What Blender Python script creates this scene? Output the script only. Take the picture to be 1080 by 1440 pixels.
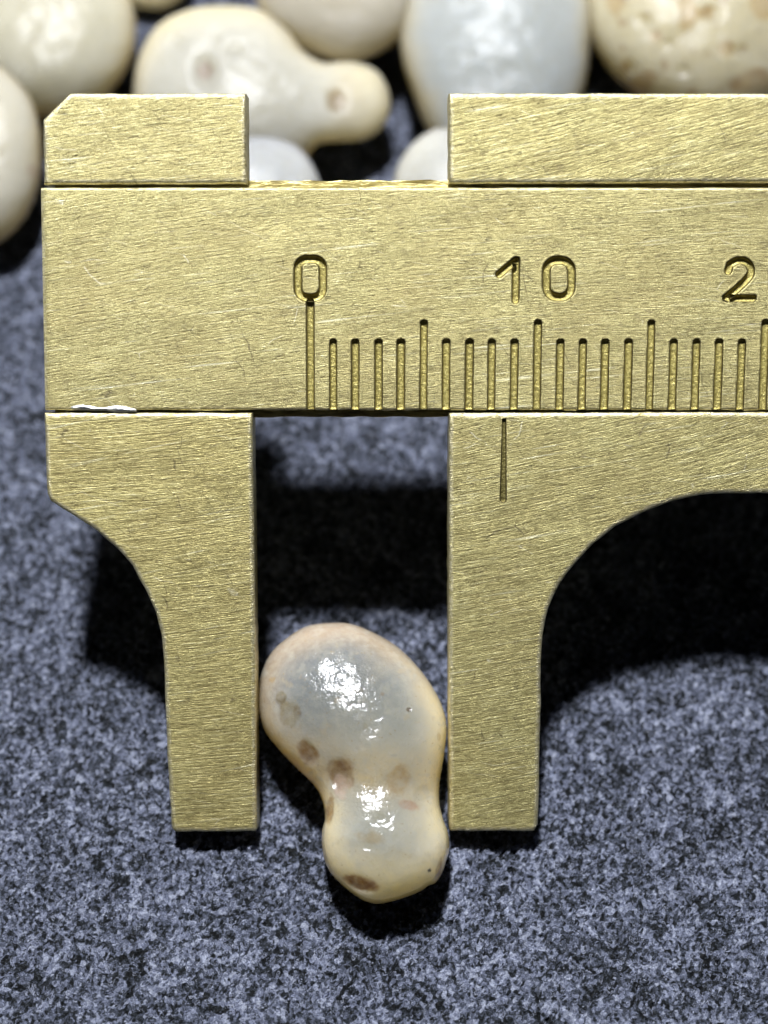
import bpy, bmesh, math, random
import numpy as np
from mathutils import Vector, Matrix
from mathutils.geometry import tessellate_polygon, delaunay_2d_cdt
for o in list(bpy.data.objects): bpy.data.objects.remove(o)
S = 0.001                                   # modelling is done in millimetres, the scene is in metres
scene = bpy.context.scene; col = scene.collection
rad = math.radians

# ------------------------------------------------------------------ camera
PXW, PXH, FPX = 1080, 1440, 2360.0
CAM_TILT, CAL_TILT = rad(26.5), rad(32.0)
U = Vector((1, 0, 0)); V = Vector((0, math.cos(CAM_TILT), math.sin(CAM_TILT))); W = Vector((0, -math.sin(CAM_TILT), math.cos(CAM_TILT)))
THICK = 1.6
TIP = Vector((2.94, 0, THICK * math.cos(CAL_TILT) + 0.05))          # front corner of the sliding jaw's tip
D0 = 76.25
CAM = TIP - (U * ((631 - 540) / FPX * D0) - V * ((1168 - 720) / FPX * D0) - W * D0)
cam = bpy.data.cameras.new('camera'); co = bpy.data.objects.new('camera', cam); col.objects.link(co)
co.matrix_world = Matrix((( U.x, V.x, W.x, CAM.x * S), (U.y, V.y, W.y, CAM.y * S), (U.z, V.z, W.z, CAM.z * S), (0, 0, 0, 1)))
cam.sensor_fit = 'VERTICAL'; cam.sensor_height = 36; cam.lens = 36 * FPX / PXH
cam.clip_start = 0.002; cam.clip_end = 5
cam.dof.use_dof = True; cam.dof.focus_distance = 0.0749; cam.dof.aperture_fstop = 24
scene.camera = co

# ------------------------------------------------------------------ light
wd = bpy.data.worlds.new('World'); scene.world = wd; wd.use_nodes = True
wd.node_tree.nodes['Background'].inputs[0].default_value = (0.75, 0.83, 1.0, 1)
wd.node_tree.nodes['Background'].inputs[1].default_value = 0.012
LDIR = Vector((-0.075, math.tan(rad(24.7)), 1)).normalized()
def lamp(name, d, dist, size, energy, colour):
    l = bpy.data.lights.new(name, 'AREA'); l.shape = 'DISK'; l.size = size; l.energy = energy; l.color = colour
    o = bpy.data.objects.new(name, l); col.objects.link(o)
    o.location = (Vector((0, 12, 0)) + d * dist) * S
    o.rotation_euler = d.to_track_quat('Z', 'Y').to_euler()
    return o
lamp('desk_lamp', LDIR, 300, 0.028, 2.5, (0.93, 0.95, 1.0))
scene.view_settings.view_transform = 'Standard'; scene.view_settings.look = 'None'
scene.view_settings.exposure = 0; scene.view_settings.gamma = 1
scene.render.engine = 'CYCLES'

# ------------------------------------------------------------------ geometry helpers
def ray(px, py):
    return U * ((px - 540) / FPX) - V * ((py - 720) / FPX) - W
NC = Vector((0, -math.sin(CAL_TILT), math.cos(CAL_TILT))); YC = Vector((0, math.cos(CAL_TILT), math.sin(CAL_TILT)))
def cal(px, py):                            # a point of the caliper's front face, in the caliper's own x, y
    r = ray(px, py); t = (TIP - CAM).dot(NC) / r.dot(NC); p = CAM + r * t - TIP
    return (p.x, p.dot(YC))
def on_height(px, py, h):
    r = ray(px, py); t = (h - CAM.z) / r.z
    return CAM + r * t
def link(name, verts, faces, mat, parent=None, smooth=False, sharp=None):
    me = bpy.data.meshes.new(name)
    me.from_pydata([tuple(c * S for c in v) for v in verts], [], faces)
    me.validate()
    me.update()
    if smooth: me.shade_smooth()
    if smooth and sharp: me.set_sharp_from_angle(angle=rad(sharp))
    me.materials.append(mat)
    o = bpy.data.objects.new(name, me); col.objects.link(o)
    if parent: o.parent = parent
    return o
rs = np.random.RandomState(7)
def sin_noise(P, freq, octaves=3, seed=0):
    r = np.random.RandomState(seed); out = np.zeros(len(P)); a = 1.0; tot = 0
    for k in range(octaves):
        n = 14; acc = np.zeros(len(P))
        for i in range(n):
            d = r.normal(size=3); d /= np.linalg.norm(d)
            acc += np.sin(P @ d * freq * r.uniform(.6, 1.5) * 6.283 + r.uniform(0, 6.28))
        out += a * acc / math.sqrt(n / 2); tot += a; a *= .5; freq *= 2
    return out / tot

# ------------------------------------------------------------------ node helpers
class NT:
    def __init__(s, name):
        s.m = bpy.data.materials.new(name); s.m.use_nodes = True; s.t = s.m.node_tree
        s.b = s.t.nodes['Principled BSDF']; s.out = s.t.nodes['Material Output']
    def n(s, typ, **kw):
        x = s.t.nodes.new('ShaderNode' + typ)
        for k, v in kw.items(): setattr(x, k, v)
        return x
    def l(s, a, b): s.t.links.new(a, b)
    def put(s, sock, v):
        if hasattr(v, 'links') or isinstance(v, bpy.types.NodeSocket): s.l(v, sock)
        else: sock.default_value = v
    def coords(s, k=1000.0, rot=0.0, scale=(1, 1, 1)):
        tc = s.n('TexCoord'); m1 = s.n('Mapping'); m1.inputs['Scale'].default_value = (k, k, k)
        m1.inputs['Rotation'].default_value = (0, 0, rot)
        s.l(tc.outputs['Object'], m1.inputs[0])
        return s.scaled(m1.outputs[0], scale)
    def scaled(s, v, scale):
        m = s.n('VectorMath', operation='MULTIPLY'); s.l(v, m.inputs[0]); m.inputs[1].default_value = scale
        return m.outputs[0]
    def noise(s, v, sc, detail=3, rough=.55, dist=0):
        x = s.n('TexNoise'); s.l(v, x.inputs['Vector']); x.inputs['Scale'].default_value = sc
        x.inputs['Detail'].default_value = detail; x.inputs['Roughness'].default_value = rough; x.inputs['Distortion'].default_value = dist
        return x.outputs[0]
    def voro(s, v, sc, feature='F1', out=0, rnd=1):
        x = s.n('TexVoronoi', feature=feature); s.l(v, x.inputs['Vector']); x.inputs['Scale'].default_value = sc
        x.inputs['Randomness'].default_value = rnd
        return x.outputs[out]
    def ramp(s, v, stops, interp='LINEAR'):
        x = s.n('ValToRGB'); s.l(v, x.inputs[0]); e = x.color_ramp.elements; x.color_ramp.interpolation = interp
        while len(e) < len(stops): e.new(.5)
        for i, (p, c) in enumerate(stops):
            e[i].position = p; e[i].color = c if len(c) == 4 else tuple(c) + (1,)
        return x.outputs[0]
    def mul(s, a, b, op='MULTIPLY'):
        x = s.n('Math', operation=op); s.put(x.inputs[0], a); s.put(x.inputs[1], b); return x.outputs[0]
    def mr(s, v, a, b, c, d):
        x = s.n('MapRange'); s.l(v, x.inputs[0])
        for i, q in enumerate((a, b, c, d)): x.inputs[i + 1].default_value = q
        return x.outputs[0]
    def mix(s, f, a, b, blend='MIX'):
        x = s.n('Mix', data_type='RGBA', blend_type=blend); s.put(x.inputs[0], f)
        s.put(x.inputs[6], a if not isinstance(a, tuple) else a + (1,)); s.put(x.inputs[7], b if not isinstance(b, tuple) else b + (1,))
        return x.outputs[2]
    def bump(s, h, dist, strength=1, prev=None):
        x = s.n('Bump'); s.l(h, x.inputs['Height']); x.inputs['Distance'].default_value = dist; x.inputs['Strength'].default_value = strength
        if prev: s.l(prev, x.inputs['Normal'])
        return x.outputs[0]

# ------------------------------------------------------------------ materials
def brass(name, angle, bend=0.0, tint=(1, 1, 1), streak=1.0, wt=(.30, .36, .34)):
    m = NT(name)
    base = m.coords(rot=rad(-angle))
    # the strokes of the abrasive paper bow slightly across the plate
    sep = m.n('SeparateXYZ'); m.l(base, sep.inputs[0])
    bow = m.mul(m.mul(sep.outputs[0], sep.outputs[0]), bend)
    wob = m.mul(m.noise(m.scaled(base, (.10, .22, .3)), 1, 1), .55)
    yy = m.mul(m.mul(sep.outputs[1], bow, 'ADD'), wob, 'ADD')
    cmb = m.n('CombineXYZ'); m.l(sep.outputs[0], cmb.inputs[0]); m.l(yy, cmb.inputs[1]); m.l(sep.outputs[2], cmb.inputs[2])
    v = cmb.outputs[0]
    s1 = m.noise(m.scaled(v, (.5, 15, 4)), 1, 6, .68)            # long strokes
    s2 = m.noise(m.scaled(v, (2.6, 24, 9)), 1, 4, .75)             # short fine strokes
    gr = m.noise(base, 14, 5, .8)                                 # grain
    lo = m.noise(base, .32, 4, .6)                                # tarnish patches
    mot = m.noise(base, 2.4, 3, .6)
    streaks = m.mul(m.mul(s1, wt[0]), m.mul(m.mul(s2, wt[1]), m.mul(gr, wt[2]), 'ADD'), 'ADD')
    c = m.ramp(streaks, [(.38, (.10, .085, .04)), (.45, (.31, .265, .115)), (.51, (.53, .465, .20)), (.57, (.74, .675, .34)), (.63, (.97, .95, .70))])
    c = m.mix(m.mr(lo, .40, .68, .0, .45), c, (.38, .31, .13))
    c = m.mix(m.mr(mot, .55, .72, 0, .40), c, (.24, .20, .11))
    # dark dirt caught in the deepest strokes
    dirt = m.noise(m.scaled(v, (1.9, 15, 4)), 1, 4, .65)
    patch = m.mr(m.noise(base, .8, 3), .42, .66, 0, 1)
    dk = m.mul(m.mr(dirt, .57, .65, 0, .8), patch)
    c = m.mix(dk, c, (.10, .082, .045))
    # long straight strokes of the last, coarser sheet
    ls = m.noise(m.scaled(base, (.10, 6.5, 1)), 1, 3, .7)
    lp = m.mr(m.noise(m.scaled(base, (.5, .8, 1)), 1, 2), .42, .62, 0, 1)
    c = m.mix(m.mul(m.mr(ls, .60, .67, 0, .62), lp), c, (.95, .92, .66))
    c = m.mix(m.mul(m.mr(ls, .40, .33, 0, .62), lp), c, (.13, .105, .05))
    # odd scratches across the brushing
    for k, (a, th) in enumerate(((62, .0075), (-38, .006), (18, .006))):
        mp = m.n('Mapping'); m.l(base, mp.inputs[0]); mp.inputs['Rotation'].default_value = (0, 0, rad(a)); mp.inputs['Location'].default_value = (k * 7.7, k * 3.1, 0)
        w = m.scaled(mp.outputs[0], (.16, .75, .1))
        wv = m.n('VectorMath', operation='ADD'); m.l(w, wv.inputs[0])
        nz = m.n('TexNoise'); m.l(mp.outputs[0], nz.inputs[0]); nz.inputs['Scale'].default_value = .5
        sc = m.scaled(nz.outputs[1], (.25, .25, .25)); m.l(sc, wv.inputs[1])
        ed = m.voro(wv.outputs[0], 1, 'DISTANCE_TO_EDGE')
        msk = m.mul(m.mr(ed, 0, th, 1, 0), m.mr(m.noise(mp.outputs[0], .7, 2), .55, .60, 0, .75))
        c = m.mix(msk, c, (.12, .10, .06) if k < 2 else (.85, .80, .58))
    c = m.mix(1.0, c, tuple(tint), 'MULTIPLY')
    ea = m.n('Attribute', attribute_name='edge'); en = m.mr(m.noise(base, 3.5, 4, .7), .38, .58, .1, 1)
    ew = m.mul(ea.outputs[2], en)                                # rubbed edges, with their bright highlight painted into the colour too
    c2 = m.mix(m.mul(ew, .75), c, (.80, .73, .48)); m.l(c2, m.b.inputs['Base Color'])
    m.b.inputs['Metallic'].default_value = .78
    m.l(m.mul(m.mr(s2, .3, .7, .32, .52), m.mul(ew, .10), 'SUBTRACT'), m.b.inputs['Roughness'])
    h = m.mul(streaks, m.mul(dk, -.35), 'ADD')
    m.l(m.bump(h, .00006 * streak, 1, m.bump(m.noise(m.scaled(v, (.22, .45, 1)), 1, 1, .4),   .00007, 1)), m.b.inputs['Normal'])
    return m.m
brass_bar = brass('brushed_brass', 6, .003)
brass_left = brass('brushed_brass_fixed_jaw', 12, -.006, (1.02, 1.0, .93), wt=(.46, .32, .22))
brass_right = brass('brushed_brass_slider', 9, -.004, (1.0, 1.0, .97), wt=(.42, .33, .25))

def groove_brass(name, k, edge):
    m = NT(name)
    v = m.coords()
    g = m.noise(v, 7, 4, .65); e = m.noise(v, 26, 3, .7)
    at = m.n('Attribute', attribute_name='depth')
    c = m.ramp(g, [(.3, (.30 * k, .24 * k, .065 * k)), (.55, (.47 * k, .40 * k, .13 * k)), (.72, (.60 * k, .53 * k, .22 * k))])
    c = m.mix(m.mul(m.mr(at.outputs[2], edge, 1.0, .95, 0), m.mr(e, .25, .5, .55, 1)), c, (.055, .04, .016))   # unevenly darker along the engraved edges
    m.l(c, m.b.inputs['Base Color']); m.b.inputs['Metallic'].default_value = .75; m.b.inputs['Roughness'].default_value = .40
    m.l(m.bump(m.mul(g, m.mul(e, .4), 'ADD'), .00005), m.b.inputs['Normal'])
    return m.m
m_groove = groove_brass('engraved_brass', 1.0, .30); m_index = groove_brass('scribed_brass', .42, .55)
def plain_metal(name, c1, c2, metallic, rough, sc):
    m = NT(name); v = m.coords()
    g = m.noise(m.scaled(v, (.4, 2, 2)), sc, 4, .6)
    m.l(m.ramp(g, [(.35, c1), (.65, c2)]), m.b.inputs['Base Color'])
    m.b.inputs['Metallic'].default_value = metallic; m.b.inputs['Roughness'].default_value = rough
    m.l(m.bump(g, .0001), m.b.inputs['Normal']); return m.m
m_back = plain_metal('dull_brass_channel', (.20, .16, .06), (.62, .53, .22), .7, .45, 2)
m_burr = plain_metal('bright_burr_metal', (.22, .23, .24), (.80, .80, .76), .9, .32, 3)
m_grime = plain_metal('dark_grime', (.07, .06, .035), (.30, .26, .14), .5, .5, 6)

def slate():
    m = NT('black_slate'); v = m.coords()
    warp = m.n('VectorMath', operation='ADD'); nz = m.n('TexNoise'); m.l(v, nz.inputs[0]); nz.inputs['Scale'].default_value = 2.2; nz.inputs['Detail'].default_value = 3
    m.l(v, warp.inputs[0]); m.l(m.scaled(nz.outputs[1], (.24, .24, .24)), warp.inputs[1]); w = warp.outputs[0]
    cell = m.n('TexVoronoi'); m.l(w, cell.inputs['Vector']); cell.inputs['Scale'].default_value = 3.2
    rc = m.n('SeparateColor'); m.l(cell.outputs['Color'], rc.inputs[0])
    cell2 = m.n('TexVoronoi'); m.l(w, cell2.inputs['Vector']); cell2.inputs['Scale'].default_value = 6.6
    rc2 = m.n('SeparateColor'); m.l(cell2.outputs['Color'], rc2.inputs[0])
    n1 = m.noise(w, 4.0, 6, .72); big = m.noise(v, .42, 4, .6); fine = m.noise(w, 15, 3, .65)
    f = m.mul(m.mul(rc.outputs[0], .22), m.mul(rc2.outputs[1], .25), 'ADD')
    f = m.mul(f, m.mul(m.mul(n1, .62), m.mul(fine, .20), 'ADD'), 'ADD')
    f = m.mul(f, m.mr(big, .3, .7, -.07, .09), 'ADD')
    c = m.ramp(f, [(.46, (.004, .005, .006)), (.54, (.022, .027, .032)), (.61, (.075, .086, .114)), (.68, (.160, .180, .250)), (.77, (.31, .34, .46)), (.88, (.55, .59, .71))])
    c = m.mix(m.mul(m.mr(rc2.outputs[2], .86, .90, 0, .75), m.mr(fine, .45, .6, 0, 1)), c, (.52, .56, .70))
    pit = m.noise(w, 2.9, 4, .7); c = m.mix(m.mr(pit, .62, .68, 0, .85), c, (.004, .005, .007)); m.l(c, m.b.inputs['Base Color'])
    glint = m.mr(rc2.outputs[2], .93, .97, 0, 1)
    m.l(m.mr(glint, 0, 1, .58, .25), m.b.inputs['Roughness'])
    m.b.inputs['Specular IOR Level'].default_value = .28
    ft = m.noise(w, 30, 2, .6)
    h = m.mul(m.mul(f, 1.0), m.mul(ft, .22), 'ADD')
    h = m.mul(h, m.mul(rc2.outputs[0], .15), 'ADD')
    d = m.n('Displacement'); m.l(h, d.inputs['Height']); d.inputs['Scale'].default_value = .0009; d.inputs['Midlevel'].default_value = .6
    m.l(d.outputs[0], m.out.inputs['Displacement'])
    m.m.displacement_method = 'BOTH'
    return m.m
m_slate = slate()

def stone(name, pit=1.0, rough=.15, sss=.95, trans=.50, ALB=.86, scat=.009, spec=.5):
    m = NT(name); v = m.coords()
    at = m.n('Attribute', attribute_name='tone'); at.attribute_type = 'GEOMETRY'
    g = m.noise(v, 2.2, 5, .62); f = m.noise(v, 13, 3, .6); sp = m.noise(v, 5.5, 2, .5)
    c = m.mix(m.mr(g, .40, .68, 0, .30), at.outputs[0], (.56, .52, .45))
    c = m.mix(m.mr(sp, .68, .74, 0, .45), c, (.36, .25, .12))      # tiny rusty specks
    c = m.mix(1.0, c, (ALB * .97, ALB * .99, ALB * .92), 'MULTIPLY')
    m.l(c, m.b.inputs['Base Color'])
    m.b.inputs['Subsurface Weight'].default_value = sss
    m.b.inputs['Subsurface Radius'].default_value = (1.0, .94, .74)
    m.b.inputs['Subsurface Scale'].default_value = scat; m.b.inputs['Specular IOR Level'].default_value = spec
    m.b.inputs['IOR'].default_value = 1.5; m.l(m.mul(at.outputs[3], trans), m.b.inputs['Transmission Weight'])   # clearer in the thick of the stone, less so at the rim
    m.l(m.mr(f, .35, .65, rough - .07, rough + .05), m.b.inputs['Roughness'])
    fl = m.voro(v, 8, 'SMOOTH_F1'); fl2 = m.noise(v, 13, 3, .6)
    h = m.mul(m.mul(fl, .9), m.mul(fl2, .7), 'ADD')
    m.l(m.bump(h, .000023 * pit, 1), m.b.inputs['Normal'])
    return m.m
m_stone = stone('translucent_chalcedony', .75)
m_stone_bg = stone('frosted_chalcedony', 1.0, .36, trans=.20, ALB=.54, scat=.010, spec=.2)

# ------------------------------------------------------------------ ground: one slate surface
def ground():
    verts = []; faces = []
    x0, x1, y0, y1, st = -31, 31, -19, 52, .14
    nx = int((x1 - x0) / st) + 1; ny = int((y1 - y0) / st) + 1
    xs = np.linspace(x0, x1, nx); ys = np.linspace(y0, y1, ny)
    xs = np.concatenate([[-300, -120, -60], xs, [60, 120, 300]]); ys = np.concatenate([[-300, -120, -50], ys, [80, 150, 300]])
    X, Y = np.meshgrid(xs, ys); nx, ny = len(xs), len(ys)
    P = np.stack([X.ravel(), Y.ravel(), np.zeros(X.size)], 1)
    P[:, 2] = sin_noise(P, .09, 3, 5) * .06 - .06
    idx = np.arange(nx * ny).reshape(ny, nx)
    F = np.stack([idx[:-1, :-1], idx[:-1, 1:], idx[1:, 1:], idx[1:, :-1]], -1).reshape(-1, 4)
    o = link('ground', P.tolist(), F.tolist(), m_slate, smooth=True)
    o['kind'] = 'structure'
ground()

# ------------------------------------------------------------------ the caliper
root = bpy.data.objects.new('caliper', None); col.objects.link(root)
root.location = TIP * S; root.rotation_euler = (CAL_TILT, 0, 0); root.empty_display_size = .01
root['label'] = 'worn brushed brass sliding caliper with an engraved millimetre scale, measuring the pebble between its jaws'
root['category'] = 'caliper'

def densify(pts, step, jit, seed=0):
    r = np.random.RandomState(seed); out = []
    n = len(pts)
    for i in range(n):
        a = np.array(pts[i]); b = np.array(pts[(i + 1) % n]); L = np.linalg.norm(b - a); k = max(1, int(L / step))
        d = (b - a) / max(L, 1e-6); nn = np.array((d[1], -d[0]))
        for j in range(k):
            out.append(a + (b - a) * j / k + nn * (r.normal() * jit if j else 0))
    return out
def inset(pts, d):
    n = len(pts); out = []
    area = sum(pts[i][0] * pts[(i + 1) % n][1] - pts[(i + 1) % n][0] * pts[i][1] for i in range(n))
    sg = 1 if area > 0 else -1
    for i in range(n):
        a, b, c = pts[i - 1], pts[i], pts[(i + 1) % n]
        e1 = (b - a) / np.linalg.norm(b - a); e2 = (c - b) / np.linalg.norm(c - b)
        n1 = np.array((-e1[1], e1[0])) * sg; n2 = np.array((-e2[1], e2[0])) * sg
        m = n1 + n2; m /= max(np.linalg.norm(m), 1e-6); q = max(.5, float(m @ n1))
        out.append(b + m * d / q)
    return out
def plate(name, px, mat, front=0.0, back=-THICK, bev=.11, step=.45, jit=.010, holes=(), seed=0, parent=root, coords=None):
    P = densify([cal(*p) for p in px] if coords is None else coords, step, jit, seed)
    P = [np.array(p) for p in P]
    n = len(P); verts = []; faces = []
    rings = [(0, back), (0, front - bev), (bev * .134, front - bev * .5), (bev * .5, front - bev * .134), (bev, front), (bev + .09, front)]
    for k, (ins, z) in enumerate(rings):
        Q = inset(P, ins) if ins else P
        r = np.random.RandomState(seed + k)
        verts += [(q[0], q[1], z + (r.normal() * jit * .7 if 0 < k < 4 else 0)) for q in Q]
    area = sum(P[i][0] * P[(i + 1) % n][1] - P[(i + 1) % n][0] * P[i][1] for i in range(n))
    for k in range(len(rings) - 1):
        for i in range(n):
            j = (i + 1) % n; f = (k * n + i, k * n + j, (k + 1) * n + j, (k + 1) * n + i)
            faces.append(f if area > 0 else f[::-1])
    top = list(range((len(rings) - 1) * n, len(rings) * n))
    loops = [top]; polys = [[Vector(verts[i]) for i in top]]
    for h in holes:
        b = len(verts); verts += [(x, y, front) for x, y in h]; ids = list(range(b, b + len(h)))
        loops.append(ids); polys.append([Vector((x, y, front)) for x, y in h])
    flat = [i for l in loops for i in l]
    if holes:
        co2 = [Vector((verts[i][0], verts[i][1])) for i in flat]; edges = []; st = 0
        for l in loops:
            edges += [(st + i, st + (i + 1) % len(l)) for i in range(len(l))]; st += len(l)
        vs, _, fs, ov, _, _ = delaunay_2d_cdt(co2, edges, [], 0, 1e-5)
        def inside(p, poly):
            c = False
            for i in range(len(poly)):
                a, b = poly[i - 1], poly[i]
                if (a[1] > p[1]) != (b[1] > p[1]) and p[0] < (b[0] - a[0]) * (p[1] - a[1]) / (b[1] - a[1]) + a[0]: c = not c
            return c
        rings2 = [[(verts[i][0], verts[i][1]) for i in l] for l in loops]
        tris = []; ids2 = []
        for v2, o2 in zip(vs, ov):
            if o2: ids2.append(o2[0])
            else: ids2.append(len(flat)); flat.append(len(verts)); verts.append((v2[0], v2[1], front))
        for t in fs:
            p = sum((vs[i] for i in t), Vector((0, 0))) / 3
            if inside(p, rings2[0]) and not any(inside(p, h) for h in rings2[1:]): tris.append([ids2[i] for i in t])
    else: tris = tessellate_polygon(polys)
    for t in tris:
        f = [flat[i] for i in t]
        a, b, c = [verts[i] for i in f]
        if (b[0] - a[0]) * (c[1] - a[1]) - (c[0] - a[0]) * (b[1] - a[1]) < 0: f = f[::-1]
        faces.append(tuple(f))
    bk = tuple(range(n)); faces.append(bk[::-1] if area > 0 else bk)
    o = link(name, verts, faces, mat, parent, smooth=True, sharp=50)
    ev = [0.0] * len(verts)
    for k, q in enumerate((0, .8, 1, 1, .75, 0)):
        for i in range(n): ev[k * n + i] = q
    o.data.attributes.new('edge', 'FLOAT', 'POINT').data.foreach_set('value', ev)
    return o

# engraved strokes: centre lines in caliper mm
def arc_pts(cx, cy, rx, ry, a0, a1, n):
    return [(cx + rx * math.cos(rad(a0 + (a1 - a0) * i / n)), cy - ry * math.sin(rad(a0 + (a1 - a0) * i / n))) for i in range(n + 1)]
def zero_px(cx, cy, hw, hh, r):
    out = []
    for sx, sy, a in ((1, -1, 0), (-1, -1, 90), (-1, 1, 180), (1, 1, 270)):
        out += arc_pts(cx + sx * (hw - r), cy + sy * (hh - r), r, r, a, a + 90, 8)
    return out + [out[0]]
strokes = []                                # (name, points, half width, depth, closed)
HW = .185; DEP = .15
def px2mm(pts): return [np.array(cal(*p)) for p in pts]
strokes.append(('numeral', px2mm(zero_px(436.5, 391.5, 17.5, 27, 13)), HW, DEP, True, 'zero'))
strokes.append(('numeral', px2mm([(702, 386), (714, 376), (726, 366), (725.6, 380), (725.3, 400), (725, 422)]), HW * .93, DEP, False, 'one'))
strokes.append(('numeral', px2mm(zero_px(786, 392, 17.5, 26, 15)), HW, DEP, True, 'zero'))
two = [(1024, 381), (1027, 372)] + arc_pts(1041, 381, 15.5, 15, 135, -25, 10) + [(1048, 396), (1036, 407), (1021, 419), (1034, 419.5), (1059, 419.5)]
strokes.append(('numeral', px2mm(two), HW * .93, DEP, False, 'two'))
strokes.append(('numeral', px2mm(zero_px(1104, 392, 17.5, 26, 15)), HW, DEP, True, 'zero'))
y_edge = cal(600, 577)[1]; y_small = cal(600, 482)[1]; y_big = cal(600, 455)[1]; y_zero = cal(436, 424)[1]
x0mm = cal(436, 520)[0]; mm = (cal(1073, 520)[0] - x0mm) / 20
BAR_T = cal(600, 264)[1]; BAR_L = cal(60, 420)[0]; BAR_R = cal(1300, 420)[0]
for i in range(26):
    yt = y_zero if i == 0 else y_big if i % 5 == 0 else y_small
    x = x0mm + i * mm; lean = .0009 * (yt - y_edge) * i
    r = np.random.RandomState(i)
    dx = r.normal() * .012
    strokes.append(('tick_mark', [np.array((x + dx + (0 if k else 0) + lean * (1 - k / 12), yt + (y_edge - .25 - yt) * k / 12 )) for k in range(13)], HW * r.uniform(.92, 1.02), DEP * r.uniform(.9, 1.05), False, 'tick'))

def dist_field(X, Y, pts):
    best = np.full(X.shape, 9.0)
    for a, b in zip(pts[:-1], pts[1:]):
        d = b - a; L2 = float(d @ d)
        if L2 < 1e-9: continue
        t = np.clip(((X - a[0]) * d[0] + (Y - a[1]) * d[1]) / L2, 0, 1)
        best = np.minimum(best, np.hypot(X - a[0] - t * d[0], Y - a[1] - t * d[1]))
    return best
def scale_bar():
    fine_x0, fine_x1 = x0mm - 1.2, cal(1130, 420)[0]
    xs = np.concatenate([np.linspace(BAR_L, fine_x0, 60)[:-1], np.arange(fine_x0, fine_x1, .036), np.linspace(fine_x1, BAR_R, 30)])
    ys = np.arange(y_edge, BAR_T, .036); ys = np.append(ys, BAR_T)
    ys[-3:-1] = [BAR_T - .10, BAR_T - .05]
    X, Y = np.meshgrid(xs, ys)
    Z = np.zeros_like(X)
    for nm, pts, hw, dep, closed, _ in strokes:
        p = np.array(pts); m = .5
        ix = np.where((xs > p[:, 0].min() - m) & (xs < p[:, 0].max() + m))[0]; iy = np.where((ys > p[:, 1].min() - m) & (ys < p[:, 1].max() + m))[0]
        if len(ix) == 0: continue
        sl = (slice(iy[0], iy[-1] + 1), slice(ix[0], ix[-1] + 1))
        d = dist_field(X[sl], Y[sl], pts)
        q = np.clip((hw + .004 - d) / .05, 0, 1)
        Z[sl] = np.minimum(Z[sl], -(dep + .05) * q)
        lip = np.exp(-((d - hw - .06) / .04) ** 2) * .008            # metal thrown up beside the stroke
        Z[sl] += np.where(Z[sl] > -.001, lip, 0)
    # worn, slightly rounded rim
    for d in (X - BAR_L, BAR_T - Y, Y - y_edge):
        Z -= .09 * np.clip(1 - d / .11, 0, 1) ** 2
    P3 = np.stack([X.ravel(), Y.ravel(), np.zeros(X.size)], 1)
    Z += (sin_noise(P3, .25, 2, 3) * .006).reshape(X.shape)
    # nicks along the lower and upper rims
    wob = sin_noise(np.stack([xs, xs * 0, xs * 0], 1), .5, 4, 9) * .018
    Y2 = Y.copy(); Y2[0] += wob; Y2[-1] += wob[::-1] * .7
    ny, nx = X.shape
    verts = np.stack([X.ravel(), Y2.ravel(), Z.ravel()], 1).tolist()
    idx = np.arange(nx * ny).reshape(ny, nx)
    F = np.stack([idx[:-1, :-1], idx[:-1, 1:], idx[1:, 1:], idx[1:, :-1]], -1).reshape(-1, 4).tolist()
    loop = list(idx[0, :]) + list(idx[1:, -1]) + list(idx[-1, -2::-1]) + list(idx[-2:0:-1, 0])
    b = len(verts); n = len(loop)
    for i in loop: verts.append((verts[i][0], verts[i][1], -1.1))
    for i in range(n):
        j = (i + 1) % n; F.append((b + i, b + j, int(loop[j]), int(loop[i])))
    F.append(tuple(range(b + n - 1, b - 1, -1)))
    ed = 1 - np.clip(np.minimum(np.minimum(X - BAR_L, BAR_T - Y), Y - y_edge) / .15, 0, 1)
    o = link('scale_bar', verts, F, brass_bar, root, smooth=True, sharp=55)
    o.data.attributes.new('edge', 'FLOAT', 'POINT').data.foreach_set('value', np.concatenate([ed.ravel(), np.zeros(n)]))
    return o
bar = scale_bar()
bar['label'] = 'brass scale bar engraved 0, 10 and 2 over millimetre ticks'

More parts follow.
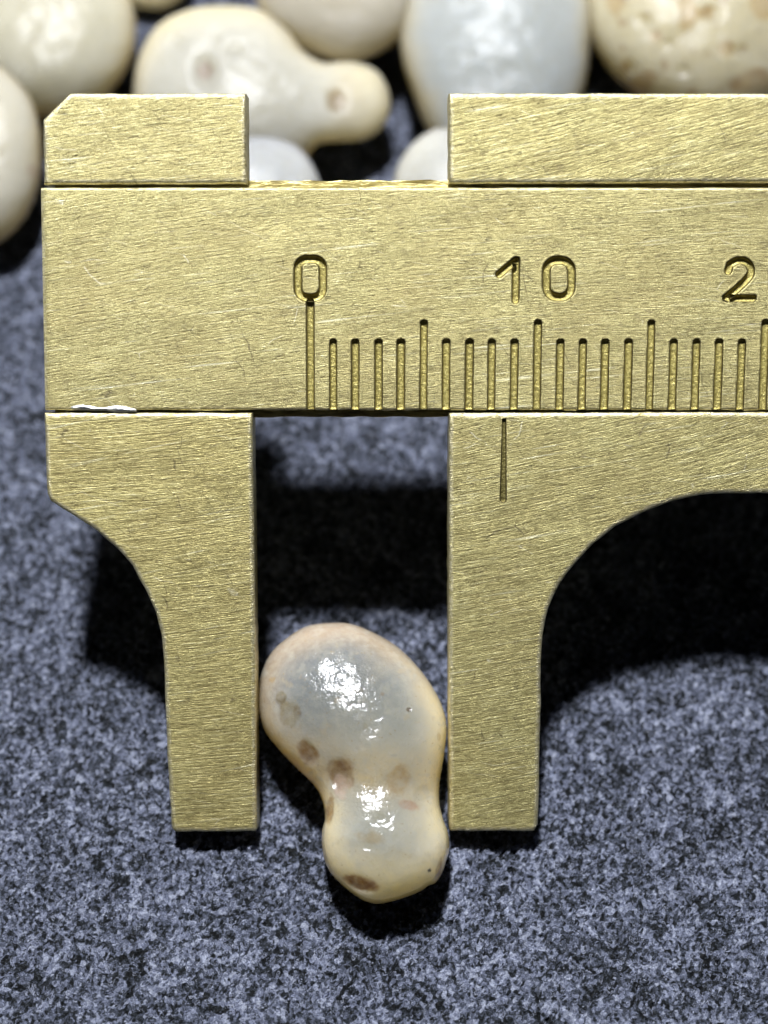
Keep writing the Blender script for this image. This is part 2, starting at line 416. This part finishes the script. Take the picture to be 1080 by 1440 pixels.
def groove(name, pts, hw, dep, closed, mat, parent, taper=None, open_end=False, flat=False):
    prof = [(-1, .003), (-.90, -.45 * dep), (-.72, -.86 * dep), (-.4, -dep), (0, -dep * 1.02), (.4, -dep), (.72, -.86 * dep), (.90, -.45 * dep), (1, .003)]
    pts = [np.array(p) for p in pts]
    if closed: pts = pts[:-1]
    P = []
    n0 = len(pts)
    for i in range(n0 if closed else n0 - 1):
        a, b = pts[i], pts[(i + 1) % n0]; k = max(1, int(np.linalg.norm(b - a) / .09))
        P += [a + (b - a) * j / k for j in range(k)]
    if not closed: P.append(pts[-1])
    n = len(P); verts = []; faces = []; dp = []
    for i in range(n):
        a = P[(i - 1) % n] if (closed or i) else P[0]; b = P[(i + 1) % n] if (closed or i < n - 1) else P[-1]
        t = (b - a) / max(np.linalg.norm(b - a), 1e-6); nn = np.array((-t[1], t[0]))
        w = hw * (taper[0] + (taper[1] - taper[0]) * i / (n - 1) if taper else 1)
        for s, z in prof:
            q = P[i] + nn * s * w; verts.append((q[0], q[1], z)); dp.append(-z / dep)
    m = len(prof)
    for i in range(n if closed else n - 1):
        j = (i + 1) % n
        for k in range(m - 1): faces.append((i * m + k, j * m + k, j * m + k + 1, i * m + k + 1))
    if not closed:                               # rounded ends
        for end in ((0, -1), (n - 1, 1)):
            if open_end and end[0] == n - 1: continue
            i, sg = end
            a, b = (P[1], P[0]) if i == 0 else (P[-2], P[-1])
            t = (b - a) / np.linalg.norm(b - a); nn = np.array((-t[1], t[0]))
            w = hw * (taper[0 if i == 0 else 1] if taper else 1); c = len(verts)
            prev = None
            verts.append((P[i][0], P[i][1], -dep * 1.02)); dp.append(1)
            A = 8
            for q in range(A + 1):
                ang = -90 + 180 * q / A
                for s, z in ((.4, -dep), (.72, -.86 * dep), (.9, -.45 * dep), (1, .003)):
                    d = t * math.cos(rad(ang)) + nn * math.sin(rad(ang)); v = P[i] + d * s * w
                    verts.append((v[0], v[1], z)); dp.append(-z / dep)
            for q in range(A):
                o1 = c + 1 + q * 4; o2 = o1 + 4
                faces.append((c, o1, o2))
                for k in range(3): faces.append((o1 + k, o1 + k + 1, o2 + k + 1, o2 + k))
    o = link(name, verts, faces, mat, parent, smooth=True)
    bm = bmesh.new(); bm.from_mesh(o.data); bmesh.ops.recalc_face_normals(bm, faces=bm.faces)
    up = sum(f.normal.z * f.calc_area() for f in bm.faces)
    if up < 0: bmesh.ops.reverse_faces(bm, faces=bm.faces)
    bm.to_mesh(o.data); bm.free()
    a = o.data.attributes.new('depth', 'FLOAT', 'POINT'); a.data.foreach_set('value', dp)
    return o
for nm, pts, hw, dep, closed, what in strokes:
    if what == 'tick': pts = pts[:-1] + [np.array((pts[-1][0], y_edge + .05))]
    groove(nm, pts, hw, dep, closed, m_groove, bar, open_end=(what == 'tick'))

# left: block above the bar and jaw below it, right: the slide's rail and jaw
B = -1.9
plate('upper_block', [(61, 259), (60, 168), (98, 131), (346, 131), (347, 258.5)], brass_bar, front=-.02, seed=3, bev=.16)
lj = [(62, 580.5), (355, 580.5), (357.5, 760), (360, 980), (362, 1166), (359, 1170), (246, 1170.5), (241, 1165), (236, 1080), (232, 990), (230, 930), (226.6, 893), (218.5, 861), (205.5, 832),
      (186, 796), (163, 770), (137.5, 748), (111.6, 731), (86, 715), (70, 704), (66, 694), (64, 650)]
fj = plate('fixed_jaw', lj, brass_left, front=.0, seed=11, bev=.16)
rail = plate('slider_rail', [(631, 258.5), (631, 131), (1300, 131), (1300, 256)], brass_right, front=.03, seed=5, bev=.16)
idx_pts = px2mm([(709, 588), (708.8, 600), (708.5, 640), (708, 675), (707.5, 702)])
hole = []
def index_outline():
    a, b = idx_pts[0], idx_pts[-1]; w0, w1 = .10, .165
    out = [(a[0] - w0, a[1]), (b[0] - w1, b[1])] + [(b[0] + w1 * math.cos(rad(t)), b[1] + w1 * math.sin(rad(t))) for t in range(200, 341, 20)] + [(b[0] + w1, b[1]), (a[0] + w0, a[1])]
    out += [(a[0] + w0 * math.cos(rad(t)), a[1] + w0 * math.sin(rad(t))) for t in range(30, 151, 30)]
    return out
rj = [(631, 580.5), (1300, 578.5), (1300, 690), (1080, 694), (1023, 694), (986, 696), (945, 705), (904, 721), (866, 740), (834.5, 765), (809, 793), (787, 822), (771.5, 856), (763.6, 894), (760.8, 932),
      (760, 1020), (758, 1120), (756.5, 1160), (751, 1169.5), (634, 1170), (631.5, 1166), (631, 900)]
sj = plate('sliding_jaw', rj, brass_right, front=.0, seed=21, bev=.16, holes=[index_outline()])
groove('index_line', idx_pts, 1.0, .13, False, m_index, sj, taper=(.105, .17))
# the channel plate behind the bar: its lips show above and below the bar
plate('channel_plate', [(350, 588), (350, 583), (72, 583), (72, 255), (345, 255), (345, 251), (1300, 251), (1300, 586)], m_back, front=-.85, back=-THICK, bev=.04, jit=.02, seed=31)

# pale burr of metal smeared over the seam above the fixed jaw
def burr():
    r = np.random.RandomState(4); n = 34; up = []; dn = []
    for i in range(n):
        t = i / (n - 1); px = 100 + 92 * t
        h = 1.6 + 6.5 * math.sin(math.pi * t) ** .8 * (.55 + .45 * math.sin(9 * t + .8)) + r.uniform(-.5, .5)
        c = 572.5 + 4.0 * t
        up.append((px, c - h * .9)); dn.append((px, c + h * .35 + 2.0))
    verts = []; faces = []
    for k in range(5):
        for i in range(n):
            a = np.array(cal(*up[i])); b = np.array(cal(*dn[i])); s = k / 4; q = a * (1 - s) + b * s
            verts.append((q[0], q[1], .012 + .045 * math.sin(math.pi * s) * (1 + r.normal() * .25) - (.04 if k in (0, 4) or i in (0, n - 1) else 0)))
    for k in range(4):
        for i in range(n - 1):
            a = k * n + i; faces.append((a, a + n, a + n + 1, a + 1))
    link('burr', verts, faces, m_burr, fj, smooth=True)
burr()

# ------------------------------------------------------------------ pebbles
def catmull(pts, k):
    n = len(pts); P = np.array(pts, float); out = []
    for i in range(n):
        a, b, c, d = P[i - 1], P[i], P[(i + 1) % n], P[(i + 2) % n]
        for j in range(k):
            t = j / k
            out.append(.5 * ((2 * b) + (c - a) * t + (2 * a - 5 * b + 4 * c - d) * t * t + (3 * b - a - 3 * c + d) * t ** 3))
    return np.array(out)
def inflate(outline, g, smooth_it=6):
    """membrane over the outline: solves laplace(u) = -1 on a pixel grid of step g"""
    x0, y0 = outline.min(0) - 2 * g; x1, y1 = outline.max(0) + 2 * g
    nx, ny = int((x1 - x0) / g) + 2, int((y1 - y0) / g) + 2
    X, Y = np.meshgrid(x0 + np.arange(nx) * g, y0 + np.arange(ny) * g)
    ins = np.zeros(X.shape, bool); n = len(outline)
    for i in range(n):
        xa, ya = outline[i]; xb, yb = outline[(i + 1) % n]
        if abs(yb - ya) < 1e-9: continue
        cnd = ((Y > ya) != (Y > yb)) & (X < (xb - xa) * (Y - ya) / (yb - ya) + xa); ins ^= cnd
    u = np.zeros(X.shape); om = 2 / (1 + math.pi / max(nx, ny)); par = (np.add.outer(np.arange(ny), np.arange(nx)) % 2).astype(bool)
    ms = [ins & par, ins & ~par]
    for it in range(int(2.2 * max(nx, ny))):
        for m in ms:
            s = np.zeros_like(u); s[1:-1, 1:-1] = (u[:-2, 1:-1] + u[2:, 1:-1] + u[1:-1, :-2] + u[1:-1, 2:] + g * g) / 4
            u[m] += om * (s[m] - u[m])
    return x0, y0, u
def sample(f, x, y, g):
    x0, y0, u = f; fx = np.clip((x - x0) / g, 0, u.shape[1] - 1.001); fy = np.clip((y - y0) / g, 0, u.shape[0] - 1.001)
    i = fx.astype(int); j = fy.astype(int); a = fx - i; b = fy - j
    return u[j, i] * (1 - a) * (1 - b) + u[j, i + 1] * a * (1 - b) + u[j + 1, i] * (1 - a) * b + u[j + 1, i + 1] * a * b
def ellipse_px(cx, cy, rx, ry, rot=0, n=18, lump=.03, seed=0):
    r = np.random.RandomState(seed); ph = r.uniform(0, 6.28, 4); out = []
    for i in range(n):
        t = 2 * math.pi * i / n; k = 1 + lump * (math.sin(2 * t + ph[0]) + .8 * math.sin(3 * t + ph[1]) + .4 * math.sin(5 * t + ph[2]))
        x, y = rx * k * math.cos(t), ry * k * math.sin(t)
        out.append((cx + x * math.cos(rot) - y * math.sin(rot), cy + x * math.sin(rot) + y * math.cos(rot)))
    return out
def pebble(outline, centre, fat, tone, mat, label, NA=160, NR=44, g=4, lump=.12, seed=0, relief=None, lift=0.0, group=None, tilt=18, fatb=1.0):
    O = catmull(outline, 8); C = np.array(centre, float)
    f = inflate(O, g)
    ang = np.arctan2(O[:, 1] - C[1], O[:, 0] - C[0]); R = np.hypot(O[:, 0] - C[0], O[:, 1] - C[1])
    o = np.argsort(ang); th = np.linspace(-math.pi, math.pi, NA, endpoint=False)
    Rr = np.interp(th, np.concatenate([ang[o] - 2 * math.pi, ang[o], ang[o] + 2 * math.pi]), np.tile(R[o], 3))
    s = np.sin(np.linspace(0, math.pi / 2, NR + 1)[1:])
    PX = C[0] + s[:, None] * Rr * np.cos(th); PY = C[1] + s[:, None] * Rr * np.sin(th)
    Uv = np.maximum(sample(f, PX.ravel(), PY.ravel(), g), 0).reshape(PX.shape)
    # close to the outline the membrane is linear in the distance: blend to that to keep the rim clean
    k0 = int(NR * .72); base = Uv[k0]; lin = (1 - s[:, None] ** 2) / (1 - s[k0] ** 2) * base
    w = np.clip((np.arange(NR) - k0 * .8) / (NR - k0 * .8 - 2), 0, 1)[:, None]; Uv = Uv * (1 - w) + lin * w
    for _ in range(4): Uv = (Uv + .5 * (np.roll(Uv, 1, 1) + np.roll(Uv, -1, 1))) / 2
    H = np.sqrt(2.7 * np.maximum(Uv, 0)); H[-1] = 0
    hc = math.sqrt(2.7 * max(float(sample(f, C[:1], C[1:], g)[0]), 0))
    px = np.concatenate([[C[0]], PX.ravel(), [C[0]], PX[:-1].ravel()]); py = np.concatenate([[C[1]], PY.ravel(), [C[1]], PY[:-1].ravel()])
    top = np.concatenate([[hc], H.ravel()]); sgn = np.concatenate([np.ones(len(top)), -np.ones(1 + (NR - 1) * NA)])
    hh = np.concatenate([top, [hc], H[:-1].ravel()])
    mmpx = 1 / 31.0
    rel = np.zeros(len(px))
    if relief is not None: rel = relief(px, py) * (sgn > 0) * np.clip(hh / (hh.max() * .25), 0, 1)
    RX = (px - 540) / FPX; RY = -(py - 720) / FPX
    rays = np.outer(RX, np.array(U)) + np.outer(RY, np.array(V)) - np.array(W)
    def build(h0):
        t = (h0 - CAM.z) / rays[:, 2]; scale = t / FPX      # mm per pixel there
        off = hh * sgn * scale * np.where(sgn > 0, fat, fat * fatb) + rel + math.tan(rad(tilt)) * (C[1] - py) * scale
        return np.array(CAM) + rays * t[:, None] - rays * off[:, None]
    h0 = 3.0
    for _ in range(12):
        P = build(h0); h0 -= P[:, 2].min() - lift
    P = build(h0)
    nz = sin_noise(P, .22, 3, seed) * lump
    P += (-rays) * (nz * np.clip(hh / hh.max(), 0, 1))[:, None]
    faces = []
    for j in range(NA):
        k = (j + 1) % NA; faces.append((0, 1 + k, 1 + j))
    for i in range(NR - 1):
        for j in range(NA):
            k = (j + 1) % NA; a = 1 + i * NA; faces.append((a + j, a + k, a + NA + k, a + NA + j))
    b = 1 + NR * NA; rim = 1 + (NR - 1) * NA
    for j in range(NA):
        k = (j + 1) % NA; faces.append((b, b + 1 + j, b + 1 + k))
    for i in range(NR - 1):
        for j in range(NA):
            k = (j + 1) % NA; a = b + 1 + i * NA; c = b + 1 + (i + 1) * NA if i < NR - 2 else rim
            faces.append((a + j, c + j, c + k, a + k))
    org = P.mean(0); org[2] = 0
    o = link('pebble', (P - org).tolist(), faces, mat, None, smooth=True)
    bm = bmesh.new(); bm.from_mesh(o.data); bmesh.ops.recalc_face_normals(bm, faces=bm.faces); bm.to_mesh(o.data); bm.free()
    o.location = Vector(org) * S
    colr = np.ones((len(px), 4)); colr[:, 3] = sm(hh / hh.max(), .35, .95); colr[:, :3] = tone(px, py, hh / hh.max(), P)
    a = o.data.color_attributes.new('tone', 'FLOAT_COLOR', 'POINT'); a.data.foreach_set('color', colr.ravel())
    o['label'] = label; o['category'] = 'pebble'
    if group: o['group'] = group
    return o
def lerp(a, b, f): return np.array(a)[None] * (1 - f[:, None]) + np.array(b)[None] * f[:, None]
def over(c, b, f): f = np.clip(f, 0, 1)[:, None]; return c * (1 - f) + np.array(b)[None] * f
def ell(px, py, cx, cy, rx, ry, rot=0):      # 0 at the centre, 1 on the rim
    r = rad(rot); x = (px - cx) * math.cos(r) + (py - cy) * math.sin(r); y = -(px - cx) * math.sin(r) + (py - cy) * math.cos(r)
    return np.hypot(x / rx, y / ry)
sm = lambda x, a, b: (lambda t: t * t * (3 - 2 * t))(np.clip((x - a) / (b - a), 0, 1))

main_outline = [(460, 876), (492, 877), (524, 889), (557, 908), (586, 936), (609, 967), (623, 996), (628, 1022), (626, 1051), (622, 1077), (618, 1103), (618, 1129), (623, 1151), (630, 1171),
    (632, 1193), (627, 1212), (622, 1227), (613, 1241), (602, 1246), (590, 1254), (570, 1262), (550, 1268), (528, 1271), (505, 1263), (476, 1240), (460, 1219), (453, 1193), (453, 1167), (457, 1151), (454, 1129), (443, 1106),
    (417, 1080), (392, 1054), (372, 1027), (364, 993), (366, 954), (379, 921), (401, 899), (430, 881)]
PITS = [(433, 1058, 13, 20, -28, .24), (479, 1092, 17, 27, -6, .28), (507, 1243, 24, 12, 22, .26), (536, 1152, 13, 9, 0, .09), (562, 1097, 17, 22, 10, .07), (403, 1000, 18, 24, -20, .05),
        (519, 1190, 12, 8, 10, .08), (596, 1118, 14, 18, 30, .10), (575, 998, 4, 4, 0, .08), (464, 1140, 6, 22, 5, .10)]
def main_relief(px, py):
    z = np.zeros(len(px))
    for cx, cy, rx, ry, ro, d in PITS: z -= d * (1 - sm(ell(px, py, cx, cy, rx, ry, ro), .45, 1.08))
    q = np.stack([px, py, px * 0], 1)
    z += .70 * (.35 * sm(py - (px - 530) * .15, 1092, 1186) + .65 * np.clip((py - (px - 530) * .15 - 1102) / 84, 0, 1)) - .12 * np.exp(-((py - 1100) / 28) ** 2)
    z += .024 * sin_noise(q, .022, 3, 41) + .006 * sin_noise(q, .07, 2, 42)
    return z
def main_tone(px, py, h, P):
    q = np.stack([px, py, px * 0], 1); n1 = sin_noise(q, .012, 3, 2); n2 = sin_noise(q, .045, 3, 6); n3 = sin_noise(q, .05, 5, 8)
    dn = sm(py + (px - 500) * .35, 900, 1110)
    rim = np.array((.34, .265, .20))[None] * (1 - dn[:, None]) + np.array((.84, .66, .40))[None] * dn[:, None]  # light glowing through the rim painted in: dull above, golden below
    cen = np.array((.25, .262, .29))[None] * (1 - dn[:, None]) + np.array((.46, .45, .41))[None] * dn[:, None]  # darker see-through middle painted into the colour
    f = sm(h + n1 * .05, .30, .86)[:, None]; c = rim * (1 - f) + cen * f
    neck = np.exp(-((py - 1085 - (px - 520) * .10) / 40) ** 2)
    c = over(c, (.70, .54, .32), neck * (.62 + .2 * n1 + .1 * n2))
    c = over(c, (.46, .44, .40), sm(n2, .5, 1.3) * .35); c = over(c, (.50, .40, .27), sm(n3 + n1 * .5, .9, 1.5) * .35)
    low = sm(py, 1190, 1262); c = over(c, (.88, .70, .38), low * .75)  # golden glow along the bottom rim painted in
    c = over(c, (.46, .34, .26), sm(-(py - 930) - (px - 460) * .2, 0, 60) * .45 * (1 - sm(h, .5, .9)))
    def spot(cx, cy, rx, ry, ro, colr, k, ring=False):
        nonlocal c
        e = ell(px, py, cx, cy, rx, ry, ro) + n2 * .14 + n3 * .10
        m = (1 - sm(e, .70, 1.15)) * np.clip(.85 + .35 * n3, 0, 1)
        if ring: m = m * sm(e, .35, .85)
        c = over(c, colr, m * k)
    spot(407, 1003, 16, 20, -20, (.26, .20, .10), .65); spot(395, 981, 8, 9, 0, (.16, .11, .04), .8); spot(418, 1002, 6, 10, 0, (.14, .09, .04), .6)
    spot(433, 1058, 13, 20, -28, (.29, .15, .045), .85); spot(479, 1090, 18, 27, -6, (.28, .145, .045), .8)
    spot(481, 1104, 12, 17, 0, (.70, .52, .42), .85); spot(560, 1097, 16, 24, 12, (.42, .25, .09), .5)
    spot(464, 1138, 6, 22, 4, (.34, .19, .06), .8); spot(508, 1243, 24, 12, 22, (.30, .15, .03), .95); spot(617, 1222, 4, 14, 12, (.2, .1, .03), .8)
    spot(575, 1132, 16, 8, 15, (.42, .20, .13), .55); spot(523, 1178, 22, 9, 10, (.36, .24, .09), .4); spot(502, 970, 9, 5, 0, (.16, .12, .06), .6)
    spot(575, 998, 3.5, 3, 0, (.06, .01, .005), 1); spot(503, 1052, 3, 3, 0, (.2, .2, .2), .3); spot(383, 956, 5, 4, 0, (.40, .26, .12), .6)
    spot(484, 999, 3, 3, 0, (.2, .2, .18), .5); spot(514, 1023, 4, 6, 0, (.34, .29, .2), .45); spot(617, 1036, 3, 7, 0, (.5, .32, .12), .5)
    spot(604, 1224, 2.5, 2.5, 0, (.04, .03, .02), 1); spot(538, 976, 3, 3, 0, (.3, .2, .12), .5); spot(554, 1062, 4, 2, 0, (.3, .3, .28), .4)
    return c
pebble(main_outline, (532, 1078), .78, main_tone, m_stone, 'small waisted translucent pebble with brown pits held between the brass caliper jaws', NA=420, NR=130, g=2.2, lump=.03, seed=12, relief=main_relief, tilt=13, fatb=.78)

def bg_tone(pale, rim, grey=.93, spots=(), speck=0, sd=0):
    def f(px, py, h, P):
        q = np.stack([px, py, px * 0], 1); n1 = sin_noise(q, .006, 3, sd); n2 = sin_noise(q, .03, 3, sd + 1)
        c = lerp(rim, pale, sm(h + n1 * .08, .15, grey))  # warmer rim: light coming through the stone painted into the colour
        if speck:
            m = sm(sin_noise(q, .016, 2, sd + 3), .75, 1.25); c = over(c, (.56, .36, .14), m * speck)
            m = sm(sin_noise(q, .035, 2, sd + 4), 1.0, 1.4); c = over(c, (.38, .22, .09), m * speck)
        for cx, cy, rx, ry, colr, k in spots:
            e = ell(px, py, cx, cy, rx, ry) + n2 * .12; c = over(c, colr, (1 - sm(e, .5, 1.15)) * k)
        return c
    return f
GR = 'pale pebbles lying together behind the caliper'
cream, grey, pink = (.86, .70, .44), (.62, .62, .64), (.74, .67, .62)
def holes(*hs):
    return lambda px, py: -sum(d * (1 - sm(ell(px, py, cx, cy, rx, ry), .2, 1.1)) for cx, cy, rx, ry, d in hs)
pebble(ellipse_px(-28, 212, 87, 134, -.05, seed=1, lump=.015), (-28, 212), .9, bg_tone((.76, .69, .58), cream, .8, [(45, 240, 10, 12, (.6, .42, .3), .5)], sd=1), m_stone_bg,
       'cream pebble cut off by the left edge, left of the brass scale bar', seed=21, group=GR)
pebble(ellipse_px(60, 42, 130, 128, .2, seed=2, lump=.02), (60, 42), .85, bg_tone((.76, .70, .57), cream, .8, [(105, 40, 8, 8, (.6, .5, .3), .4), (48, 58, 5, 5, (.4, .3, .15), .5)], sd=2), m_stone_bg,
       'large smooth off-white pebble in the upper left corner', seed=22, group=GR)
pebble(ellipse_px(215, -42, 60, 54, 0, seed=3), (215, -42), .8, bg_tone(cream, cream, sd=3), m_stone_bg,
       'cream pebble showing only its lower rim at the top edge, near the upper left corner', seed=23, group=GR)
twin = [(188, 120), (196, 78), (222, 36), (265, 14), (315, 8), (365, 14), (402, 38), (425, 70), (455, 88), (495, 86), (532, 102), (549, 140), (540, 176), (512, 196), (474, 200), (448, 203),
        (432, 222), (395, 250), (330, 262), (262, 250), (212, 210), (190, 165)]
pebble(twin, (370, 140), .75, bg_tone((.70, .66, .60), (.84, .70, .46), .75, [(289, 100, 13, 14, (.42, .28, .2), .7), (475, 142, 15, 17, (.30, .17, .08), .85), (485, 140, 34, 40, (.60, .50, .36), .5)], sd=4), m_stone_bg,
       'double-lobed pale pebble with a brown-holed knob behind the notch of the caliper', NA=300, NR=70, g=3, seed=24, relief=holes((289, 102, 24, 34, .5), (474, 142, 20, 22, .35), (250, 60, 16, 18, .18), (330, 70, 20, 14, .18), (305, 55, 10, 20, .15)), group=GR)
pebble([(350, -60), (356, -10), (376, 30), (420, 64), (466, 84), (494, 88), (530, 76), (566, 50), (588, 10), (596, -50), (560, -110), (480, -135), (400, -110)], (472, -25), .85,
       bg_tone((.76, .68, .58), (.82, .70, .54), .8, sd=5), m_stone_bg, 'smooth pinkish white pebble overlapping the double-lobed one at the top edge', seed=25, lift=1.2, group=GR)
pebble([(578, -30), (563, 40), (566, 85), (580, 130), (600, 180), (640, 225), (700, 240), (760, 222), (800, 180), (822, 125), (830, 60), (828, -10), (800, -75), (740, -110), (670, -108), (610, -80)], (698, 60), .8,
       bg_tone((.60, .62, .65), (.82, .70, .48), .72, sd=6), m_stone_bg, 'large bluish grey oval pebble behind the left end of the slider rail', NA=220, NR=56, seed=26, group=GR)
pebble(ellipse_px(982, 20, 158, 148, .3, seed=7, lump=.02), (982, 20), .85, bg_tone((.80, .70, .50), (.84, .72, .48), .8, [(880, 95, 8, 14, (.6, .38, .12), .6)], speck=.55, sd=7), m_stone_bg,
       'large cream pebble speckled with rusty pits in the upper right corner', NA=260, NR=70, seed=27, relief=holes((905, 30, 14, 12, .2), (960, 100, 16, 10, .15), (1000, 20, 22, 16, .25), (1040, 70, 18, 12, .2), (885, 95, 8, 14, .2), (940, 60, 9, 8, .15)), group=GR)
pebble(ellipse_px(352, 292, 106, 112, 0, seed=8, lump=.01), (352, 292), .8, bg_tone((.60, .60, .64), (.66, .64, .64), sd=8), m_stone_bg,
       'lavender grey pebble peeking over the scale bar at the left side of the notch', seed=28, group=GR)
pebble(ellipse_px(652, 278, 100, 106, 0, seed=9, lump=.01), (652, 278), .8, bg_tone((.66, .64, .63), (.78, .72, .62), sd=9), m_stone_bg,
       'pinkish grey pebble peeking over the scale bar beside the slider rail', seed=29, group=GR)
